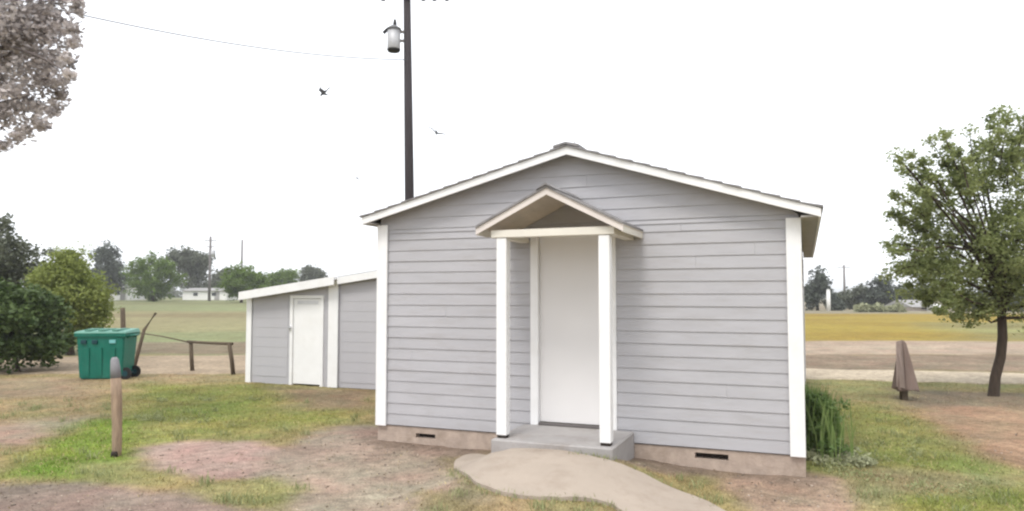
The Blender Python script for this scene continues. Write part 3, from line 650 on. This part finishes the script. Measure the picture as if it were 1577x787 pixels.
# one continuous far wood that hides the horizon
cs = []; 
for xx in np.arange(-420, 420, 3.2):
    if -30 < xx < 110 or 1:
        yy = 260+random.uniform(-25, 25); hh = random.uniform(2.2, 6.5)
        for k in range(4): cs.append((xx+random.uniform(-2,2), yy+random.uniform(-4,4), hz(xx, yy)+hh*random.uniform(.15, 1)*.8))
fw = leaves('woods', np.array(cs), 2.6, 26, 1.6, LF['fargrey'], None, np.random.rand(len(cs)))
tag(fw, 'low far band of grey green woods along the horizon', 'woods', kind='stuff')

# shrub and weeds at the right corner of the house
g = gz(1268, 700)
sh = tag(empty('shrub', tuple(g)), 'bright green shrub with upright blade leaves against the right house corner', 'shrub')
def blades(n, cx, cy, rx, ry, hmin, hmax, wd, lean=.25):
    """upright arching blades: three quads each"""
    x = cx+np.random.normal(size=n)*rx; y = cy+np.random.normal(size=n)*ry
    h = np.random.uniform(hmin, hmax, n); th = np.random.rand(n)*2*np.pi; ln = np.random.rand(n)*lean
    dx, dy = np.cos(th)*ln*h, np.sin(th)*ln*h; ph = np.random.rand(n)*np.pi; wx, wy = np.cos(ph)*wd, np.sin(ph)*wd
    V = []
    for t, wf in ((0, .7), (.4, 1), (.75, .7), (1, .08)):
        px, py, pz = x+dx*t*t, y+dy*t*t, h*t*(1-.12*t)
        V.append(np.stack([px-wx*wf, py-wy*wf, pz], -1)); V.append(np.stack([px+wx*wf, py+wy*wf, pz], -1))
    V = np.stack(V, 1).reshape(-1, 3); b = (np.arange(n)*8)[:, None]
    Fq = np.concatenate([b+np.array([[0,1,3,2]]), b+np.array([[2,3,5,4]]), b+np.array([[4,5,7,6]])], 0)
    return V, Fq, np.repeat(np.random.rand(n), 8)
V, Fq, T = blades(1900, -.03, .5, .085, .33, .35, .84, .008, .24)
fromarr('blade_leaves', V, Fq, LF['blade'], sh, tone=T)
k = 7.9/F
leaves('leafy_clump', [(random.gauss(.0,.10), random.gauss(.1,.2), random.uniform(.06,.62)) for _ in range(95)], .10, 46, .05, leafmat('clump_leaves', (.07,.13,.03), (.20,.28,.10), .3), sh)
gp = gz(1262, 712)
wd = tag(empty('weed_patch', tuple(gp)), 'low grey green weeds around the foot of the corner shrub', 'weeds')
leaves('leaves', [(random.uniform(-.12,.5), random.uniform(-.25,.4), random.uniform(.01,.07)) for _ in range(60)], .07, 26, .045, LF['sage'], wd)

# ------------------------------------------------------------------ utility pole with transformer, arm and wire
YP = 24.0; pb = at(634, 455, YP); pb.z = 0
up = tag(empty('utility_pole', (pb.x, pb.y, 0)), 'tall dark wooden utility pole rising behind the left roof slope', 'utility pole')
ptop = at(626.5, -30, YP)-pb
MB().tube([(0,0,-.3), (ptop.x*.5, ptop.y*.5, ptop.z*.5), tuple(ptop)], [.175,.15,.118], 16).build('pole', M['pole'], up)
def on(px, py, dy=0): return at(px, py, YP+dy)-pb
arm0, arm1 = on(575, -9, -.18), on(700, -9, -.18)
a_ = on(617,-11,-.25); MB().box((arm0.x, arm0.y-.05, arm0.z-.055), (arm1.x, arm0.y+.05, arm0.z+.055), .01).build('crossarm', M['pole'], up)
for px in (652, 669, 688, 590):
    p = on(px, -4, -.25); mb = MB(); mb.tube([p+Vector((0,0,.05)), p+Vector((0,0,-.0)), p+Vector((0,0,-.02)), p+Vector((0,0,-.09)), p+Vector((0,0,-.12))], [.03,.03,.10,.085,.03], 12); mb.build('insulator', M['insul'], up)
tr = on(606.5, 62, -.1); hh = on(606, 44).z-on(606, 79).z
mb = MB(); z0 = on(606,80).z; z1 = on(606,48).z
mb.tube([(tr.x,tr.y,z0+.05),(tr.x,tr.y,z0+.07),(tr.x,tr.y,z1)], [.2,.215,.215], 20); can = mb.build('transformer', M['metal'], up)
MB().tube([(tr.x,tr.y,z0-.02),(tr.x,tr.y,z0+.048)], [.19,.225], 20).build('base_band', M['rubber'], can)
MB().tube([(tr.x,tr.y,z1+.002),(tr.x,tr.y,z1+.05),(tr.x,tr.y,z1+.16)], [.25,.235,.08], 20).build('cap', mat('dark_cap_metal', (.14,.14,.145), .5), can)
MB().tube([(tr.x+.03,tr.y,z1+.15),(tr.x+.03,tr.y,z1+.22),(tr.x+.03,tr.y,z1+.36)], [.055,.06,.035], 12).build('bushing', M['rubber'], can)
MB().tube([(tr.x-.2,tr.y,z1+.05),(tr.x-.34,tr.y,z1-.1)], [.05,.06], 8).build('bushing', M['rubber'], can)
for q in (.3, .6): MB().box((tr.x+.18,tr.y-.03,z0+q), (on(627,60).x-.09,tr.y+.03,z0+q+.08)).build('bracket', M['greypole'], can)
# service wire
wp = []
A_, Bm, C_ = at(-40, -16, 15), at(375, 70, 20.0), at(625, 92, YP-.15)
for i in range(25):
    t = i/24; wp.append(A_*(1-t)*(1-t)+2*t*(1-t)*(Bm*2-(A_+C_)*.5)+C_*t*t)
tag(MB().tube(wp, .015, 5).build('overhead_wire', M['wire']), 'thin grey wire crossing the sky from the left tree to the pole', 'wire')
# far poles
def farpole(px, ytop, Yd, r, label, arms, mt='greypole'):
    x, y, z = G(px, Yd); e = tag(empty('utility_pole', (x, y, z)), label, 'utility pole'); h = at(px, ytop, Yd).z-z
    MB().tube([(0,0,-.2),(0,0,h)], [r, r*.75], 8).build('pole', M[mt], e)
    for ha, wa in arms: MB().box((-wa,-.06,h-ha-.06), (wa,.06,h-ha+.06)).build('crossarm', M[mt], e)
    if len(arms) > 1: MB().tube([(.45,-.1,h-3.0),(.45,-.1,h-2.0)], .33, 10).build('transformer', M['metal'], e)
farpole(323, 364, 105, .22, 'far pole with a dark can on it, beside the grey green tree', [(.6,.9), (1.5,.6)])
farpole(372, 369, 130, .22, 'bare far pole rising behind the dome-shaped tree', [])
farpole(1300, 408, 125, .22, 'faint far pole over the right tree line', [(.4,1.2)], 'greypole')
x, y, z = G(1275, 82); e = tag(empty('white_post', (x, y, z)), 'slim tall white post before the twin-topped far tree', 'post')
MB().tube([(0,0,-.1),(0,0,2.3)], [.22,.2], 12).build('shaft', M['whiteb'], e); MB().tube([(0,0,2.302),(0,0,2.42)], [.24,.1], 12).build('cap', M['whiteb'], e)

# ------------------------------------------------------------------ far buildings
def building(label, px0, px1, ytop, Yd, depth, wm, hroof=.8, name='building', wins=1):
    x0 = (px0-CX)/F*Yd; x1 = (px1-CX)/F*Yd; z = hz((x0+x1)/2, Yd)
    e = tag(empty(name, ((x0+x1)/2, Yd, z)), label, 'building'); w2 = (x1-x0)/2; h = at(px0, ytop, Yd).z-z
    MB().box((-w2,0,-.3), (w2,depth,h-hroof)).build('wall', wm, e)
    hw = h-hroof
    MB().hexa([(-w2-.2,-.3,hw+.003),(w2+.2,-.3,hw+.003),(w2+.2,depth+.3,hw+.003),(-w2-.2,depth+.3,hw+.003)], [(-w2-.2,depth/2-.1,h),(w2+.2,depth/2-.1,h),(w2+.2,depth/2+.1,h),(-w2-.2,depth/2+.1,h)]).build('roof', M['broof'] if wins else M['whiteb'], e)
    for k in range(wins):
        u = -w2+(k+.7)*2*w2/(wins+.4); MB().box((u-.35,-.04,hw*.45), (u+.35,-.003,hw*.8)).build('window', M['glass'], e)
    MB().box((w2*.55-.4,-.035,.0), (w2*.55+.4,-.003,min(1.95, hw-.15))).build('door', M['broof'], e)
building('small white building left of the round bright green tree', 166, 197, 436, 115, 6, M['whiteb'], .7, wins=1)
building('long low white building behind the far tall pole', 282, 350, 443, 118, 7, M['whiteb'], .5, wins=2)
building('small tan far building under the left edge of the young tree crown', 1404, 1440, 462, 82, 6, M['tanb'], .8, wins=1)
building('small white far building right of the tan one', 1441, 1452, 468, 80, 3, M['whiteb'], .4, wins=0)

# ------------------------------------------------------------------ green wheeled bin
bp = gz(164, 583); bn = tag(empty('wheeled_bin', tuple(bp), R(4)), 'large dark green wheeled plastic bin with a faded lid', 'bin'); bn.scale = (.90, .72, 1)
def frus(mb, w0, d0, z0, w1, d1, z1, cx0=0, cx1=0): mb.hexa([(cx0-w0,-d0,z0),(cx0+w0,-d0,z0),(cx0+w0,d0,z0),(cx0-w0,d0,z0)], [(cx1-w1,-d1,z1),(cx1+w1,-d1,z1),(cx1+w1,d1,z1),(cx1-w1,d1,z1)])
mb = MB(); frus(mb, .47, .36, .02, .53, .43, .93); bmesh.ops.bevel(mb.bm, geom=list(mb.bm.edges), offset=.025, segments=2, affect='EDGES'); frus(mb, .56, .465, .89, .565, .47, .955)
for u in (-.30, -.02, .27): mb.hexa([(u-.055,-.385,.08),(u+.055,-.385,.08),(u+.055,-.35,.08),(u-.055,-.35,.08)], [(u-.06,-.452,.66),(u+.06,-.452,.66),(u+.06,-.40,.66),(u-.06,-.40,.66)])
body = mb.build('body', M['bin'], bn)
for u in (-.36, -.12): MB().box((u-.06,-.468,.74), (u+.06,-.42,.82), .008).build('pocket', M['bindark'], body)
MB().box((.20,-.452,.75), (.34,-.42,.82), .004).build('sticker', M['label'], body)
mb = MB(); mb.hexa([(-.575,-.48,.957),(.575,-.48,.957),(.575,.48,.957),(-.575,.48,.957)], [(-.55,-.45,.99),(.55,-.45,.99),(.54,.45,1.03),(-.54,.45,1.03)])
for u in (-.3, 0, .3): mb.box((u-.06,-.42,1.0), (u+.06,.38,1.036))
lid = mb.build('lid', M['binlid'], bn); MB().tube([(-.5,.5,.98),(.5,.5,.98)], .02, 8).build('hinge_rod', M['bindark'], lid)
for yy in (-.30, .30):
    wv = MB().tube([(.53,yy-.04,.125),(.53,yy+.04,.125)], .125, 18).build('wheel', M['rubber'], bn); MB().tube([(.53,yy-.048,.125),(.53,yy-.041,.125)], .06, 12).build('hub', M['bindark'], wv)
mb = MB(); mb.tube([(.53,-.30,.125),(.53,.30,.125)], .018, 8); mb.build('axle', M['bindark'], bn)
MB().tube([(.52,-.25,.86),(.60,-.25,.90),(.60,.25,.90),(.52,.25,.86)], .018, 8).build('handle', M['bin'], bn)

# ------------------------------------------------------------------ rail, leaning pole, short post beyond the bin
def gg(px, py): return gz(px, py)
r0 = gz(297, 572); rl = tag(empty('hitching_rail', tuple(r0)), 'low dark wooden rail on two posts left of the shed', 'rail')
def rel(px, py, Yd): return at(px, py, Yd)-r0
Y1, Y2 = r0.y, gz(358, 577).y
MB().tube([(0,0,-.1), rel(295,552,Y1), rel(294,526,Y1)], [.05,.047,.045], 8).build('post', M['rail'], rl)
MB().tube([gz(360,577)-r0-Vector((0,0,.1)), rel(357,555,Y2), rel(353,529,Y2)], [.05,.048,.045], 8).build('post', M['rail'], rl)
MB().tube([rel(289,526,Y1), rel(320,528,(Y1+Y2)/2), rel(358,529.5,Y2)], [.032,.03,.032], 8).build('top_rail', M['rail'], rl)
MB().tube([rel(216,513,Y1+.7), rel(250,518,Y1+.4), rel(291,527,Y1)], [.013,.013,.016], 8).build('sloping_rail', M['rail'], rl)
g = gz(206, 566); tag(MB().tube([g-Vector((0,0,.05)), at(222,508,g.y+.2), at(240,482,g.y+.35)], [.045,.04,.03], 8).build('wooden_pole', M['rail']), 'brown wooden pole leaning up to the right from behind the bin', 'pole')
g = gz(190, 555); tag(MB().tube([g-Vector((0,0,.1)), at(190,510,g.y), at(189,474,g.y)], [.07,.065,.06], 9).build('fence_post', M['rail']), 'short brown post standing upright behind the green bin', 'post')

# ------------------------------------------------------------------ weathered post in the foreground
g = gz(180, 704); ps = tag(empty('wooden_post', tuple(g)), 'weathered cream wooden post with a grey top, alone on the front lawn', 'post')
def pr_(px, py): return at(px, py, g.y)-g
mb = MB(); P = [pr_(180,712), pr_(180,690), pr_(180.5,650), pr_(179.5,610), pr_(178.5,582)]
mb.tube(P, [.045,.047,.052,.054,.054], 12)
for v in mb.bm.verts: v.co += Vector((random.uniform(-.004,.004), random.uniform(-.004,.004), 0))
mb.build('shaft', M['post'], ps)
MB().tube([pr_(178.5,581.6), pr_(177.5,566), pr_(176.5,554), pr_(176,550)], [.053,.048,.040,.022], 12).build('grey_top', M['posttop'], ps)
MB().tube([pr_(179.5,702)+Vector((0,-.045,0)), pr_(179.5,694)+Vector((0,-.05,0))], [.035,.03], 10).build('dark_knot', M['dark'], ps)

# ------------------------------------------------------------------ cloth-covered cone on a short post
g = gz(1392, 615); cv = tag(empty('covered_post', tuple(g)), 'small brown ribbed cloth cone on a short dark post', 'covered post')
MB().box((-.05,-.05,-.1), (.05,.05,.22), .008).build('post', M['rail'], cv)
prof = [(.16,.205),(.19,.20),(.40,.16),(.70,.10),(.93,.055),(.98,.02)]
bm = bmesh.new(); rings = []; n = 28
for i, (z, r) in enumerate(prof):
    ring = []
    for k in range(n):
        a = 2*math.pi*k/n; rr = r*(1+.16*math.cos(a*7)*(1 if i < 5 else .3)); ring.append(bm.verts.new((math.cos(a)*rr*(1 if math.cos(a) > 0 else .78)+.02*(1-z)+.0, math.sin(a)*rr, z+.015*math.sin(a*3)*(1 if i == 0 else 0))))
    rings.append(ring)
for i in range(len(rings)-1):
    for k in range(n):
        f = bm.faces.new((rings[i][k], rings[i][(k+1)%n], rings[i+1][(k+1)%n], rings[i+1][k])); f.smooth = True
bm.faces.new(rings[-1]); bm.faces.new(rings[0][::-1])
me = bpy.data.meshes.new('cloth_cover'); bm.to_mesh(me); bm.free(); link('cloth_cover', me, M['cloth'], cv)
MB().hexa([(-.15,-.06,.22),(-.075,-.19,.20),(-.06,-.17,.20),(-.14,-.04,.22)], [(-.13,-.05,.96),(-.05,-.075,.985),(-.04,-.06,.985),(-.12,-.035,.96)]).build('pale_flap', M['clothl'], cv)

# ------------------------------------------------------------------ birds
def bird(px, py, Yd, roll, yaw, s, label):
    o = tag(empty('bird', tuple(at(px, py, Yd))), label, 'bird', 'birds in flight'); o.rotation_euler = (R(roll), R(roll)*.6, R(yaw)); o.scale = (s, s, s)
    mb = MB(); mb.tube([(0,-.13,0),(0,-.09,.01),(0,-.03,.012),(0,.05,.0),(0,.12,-.005)], [.006,.024,.036,.028,.008], 8)
    mb.hexa([(-.015,.1,-.002),(.015,.1,-.002),(.035,.2,-.002),(-.035,.2,-.002)], [(-.015,.1,.004),(.015,.1,.004),(.035,.2,.004),(-.035,.2,.004)])
    for sgn in (-1, 1):
        mb.hexa([(sgn*.02,-.05,.0),(sgn*.16,-.06,.07),(sgn*.16,.02,.065),(sgn*.02,.05,.0)], [(sgn*.02,-.05,.01),(sgn*.16,-.06,.078),(sgn*.16,.02,.073),(sgn*.02,.05,.01)])
        mb.hexa([(sgn*.161,-.06,.07),(sgn*.31,.03,.03),(sgn*.30,.05,.03),(sgn*.161,.02,.065)], [(sgn*.161,-.06,.078),(sgn*.31,.03,.035),(sgn*.30,.05,.035),(sgn*.161,.02,.073)])
    mb.build('body', M['bird'], o)
bird(499, 143, 22, 55, -55, 1.2, 'dark flying bird, the upper left one of the three')
bird(672, 205, 22, 35, 20, 1.15, 'dark flying bird just right of the utility pole')
bird(550, 275, 34, 50, 30, .7, 'tiny flying bird low left of the pole, above the roof')

# ------------------------------------------------------------------ air
hzm = bpy.data.materials.new('haze'); hzm.use_nodes = True; t_ = hzm.node_tree; t_.nodes.remove(t_.nodes['Principled BSDF'])
pv = t_.nodes.new('ShaderNodeVolumePrincipled'); pv.inputs['Density'].default_value = HAZE; pv.inputs['Color'].default_value = (.93,.94,.95,1); pv.inputs['Anisotropy'].default_value = 0
t_.links.new(pv.outputs[0], t_.nodes['Material Output'].inputs['Volume'])
tag(MB().box((-1700,-400,-2), (1700,2700,22)).build('haze', hzm), 'thin pale haze over the far fields', 'haze', kind='stuff')

# ------------------------------------------------------------------ ground cover: grass, pebbles
def inhouse(x, y):
    c_, s_ = math.cos(-HROT), math.sin(-HROT); dx, dy = x-HX, y-HYY; u = dx*c_-dy*s_; v = dx*s_+dy*c_
    return ((u > -.04) & (u < WID+.04) & (v > -.03) & (v < LEN)) | ((u > 1.8) & (u < 3.08) & (v > -.96) & (v < .1)) | ((u > -5.75) & (u < 0) & (v > 4.15) & (v < 7.2))
pw = np.array([(p.x, p.y) for p in pts])
def inpoly(x, y, P):
    ins = np.zeros(x.shape, bool)
    for i in range(len(P)):
        a, b = P[i], P[(i+1) % len(P)]
        if a[1] != b[1]: ins ^= ((a[1] > y) != (b[1] > y)) & (x < (b[0]-a[0])*(y-a[1])/(b[1]-a[1])+a[0])
    return ins
def inroad(x, y): return (y > np.interp(x, [-30,-7.8,-6,7.5,15], [15,16.3,16.1,14.9,14.0]))
n = 520000
yy = 4.2+(np.random.rand(n)**1.5)*12.5; xx = (np.random.rand(n)-.5)*2*(yy*.74+.6)
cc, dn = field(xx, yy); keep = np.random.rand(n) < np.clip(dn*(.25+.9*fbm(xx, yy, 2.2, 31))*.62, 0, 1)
keep &= ~inhouse(xx, yy) & ~inpoly(xx, yy, pw) & ~inroad(xx, yy)
xx, yy, cc, dn = xx[keep], yy[keep], cc[keep], dn[keep]; n = len(xx); print('GRASS', n)
h = np.random.uniform(.012, .038, n)*(.7+.5*np.clip(dn, 0, 1.5)); wv = np.random.uniform(.0025, .005, n)*(.8+yy*.05); th = np.random.rand(n)*2*np.pi; ph = np.random.rand(n)*np.pi
zz = height(xx, yy)-.005; lx, ly = np.cos(th)*h*.8, np.sin(th)*h*.8
V = np.stack([np.stack([xx-np.cos(ph)*wv, yy-np.sin(ph)*wv, zz], -1), np.stack([xx+np.cos(ph)*wv, yy+np.sin(ph)*wv, zz], -1), np.stack([xx+lx, yy+ly, zz+h], -1)], 1).reshape(-1, 3)
tcol = cc*np.random.uniform(.95, 1.75, n)[:, None]; dryb = np.random.rand(n) < .22; tcol[dryb] = np.array((.42,.34,.18))*np.random.uniform(.7,1.1,dryb.sum())[:, None]
go = fromarr('grass', V, np.arange(3*n).reshape(n, 3), M['ground'], colr=np.repeat(tcol, 3, 0)); tag(go, 'short patchy green and dry grass over the yard', 'grass', kind='stuff')
# pale clover patches
cs = []
for px, py, rx, ry, k in ((232,647,22,2.5,26),(165,632,4,2,6),(250,617,12,2,10),(322,617,10,2,9),(390,616,12,1.5,8),(300,650,30,3,10),(1330,735,40,8,22),(1290,722,30,6,18),(1380,700,60,20,26),(1450,760,60,12,22)):
    for _ in range(k):
        p = gz(px+random.uniform(-rx,rx), py+random.uniform(-ry,ry)); cs.append((p.x, p.y, p.z+.015))
for i_, c_ in enumerate(cs): cs[i_] = (c_[0], c_[1], hz(c_[0], c_[1])+.015)
tag(leaves('clover', np.array(cs), .08, 18, .028, LF['lawn'], None), 'scattered low pale clover and weeds in the lawn', 'ground cover', kind='stuff')
# clods of dark earth and taller weed tufts
m_ = 650; yy = 4.3+np.random.rand(m_)**1.3*3.8; xx = (np.random.rand(m_)-.5)*2*yy*.74; _, dn = field(xx, yy)
k = (dn < .5) & ~inhouse(xx, yy) & ~inpoly(xx, yy, pw); xx, yy = xx[k], yy[k]
cl = [(a, b, hz(a, b)+.004) for a, b in zip(xx, yy)]
tag(leaves('leaf_litter', np.array(cl), .05, 5, .024, leafmat('brown_litter', (.11,.085,.06), (.34,.27,.18), .1), None, flat=.1), 'dark leaf litter and bits of straw on the bare dirt', 'leaf litter', kind='stuff')
VV, FF, TT = [], [], []; off = 0
m_ = 330; yy = 4.4+np.random.rand(m_)**1.3*8; xx = np.random.uniform(-1, 1, m_)*yy*.74; _, dn = field(xx, yy)
k = (dn > .35) & ~inhouse(xx, yy) & ~inpoly(xx, yy, pw)
for xq, yq in zip(xx[k], yy[k]):
    V, Fq, T = blades(22, xq, yq, .04, .04, .04, .11, .0035, .9); V[:, 2] += hz(xq, yq); VV.append(V); FF.append(Fq+off); TT.append(T); off += len(V)
for p in pts:
    if random.random() < .55 and p.y < 7.6:
        d_ = (Vector((p.x, p.y))-Vector((.6, 6.3))).normalized()*random.uniform(-.02, .06); xq, yq = p.x+d_.x, p.y+d_.y
        V, Fq, T = blades(random.randint(8, 20), xq, yq, .05, .03, .025, .07, .003, .9); V[:, 2] += hz(xq, yq); VV.append(V); FF.append(Fq+off); TT.append(T); off += len(V)
tag(fromarr('weed_tufts', np.concatenate(VV), np.concatenate(FF), LF['lawn'], tone=np.concatenate(TT)), 'loose taller tufts of pale grass in the lawn', 'grass tufts', kind='stuff')
# pebbles
m_ = 5200; P = []
px_ = (np.random.rand(m_)-.5)*2; yy = 4.3+np.random.rand(m_)**1.4*5.0; xx = px_*(yy*.74)
_, dn = field(xx, yy); k = (dn < .35) & ~inhouse(xx, yy) & ~inpoly(xx, yy, pw); xx, yy = xx[k], yy[k]; m_ = len(xx)
r = .004+.014*np.random.rand(m_)**3
octv = np.array([(1,0,0),(0,1,0),(-1,0,0),(0,-1,0),(0,0,.7),(0,0,-.7)]); octf = np.array([(0,1,4),(1,2,4),(2,3,4),(3,0,4),(1,0,5),(2,1,5),(3,2,5),(0,3,5)])
V = (np.stack([xx, yy, height(xx, yy)+r*.2], -1)[:, None, :]+(octv[None]*r[:, None, None])*np.random.uniform(.6,1.3,(m_,6,1))).reshape(-1, 3)
Fq = ((np.arange(m_)*6)[:, None, None]+octf[None]).reshape(-1, 3)
tag(fromarr('pebbles', V, Fq, M['ground'], colr=np.repeat(np.array((.33,.27,.22))*np.random.uniform(.45,1.35,m_)[:, None], 6, 0)), 'small scattered stones on the bare dirt', 'pebbles', kind='stuff')
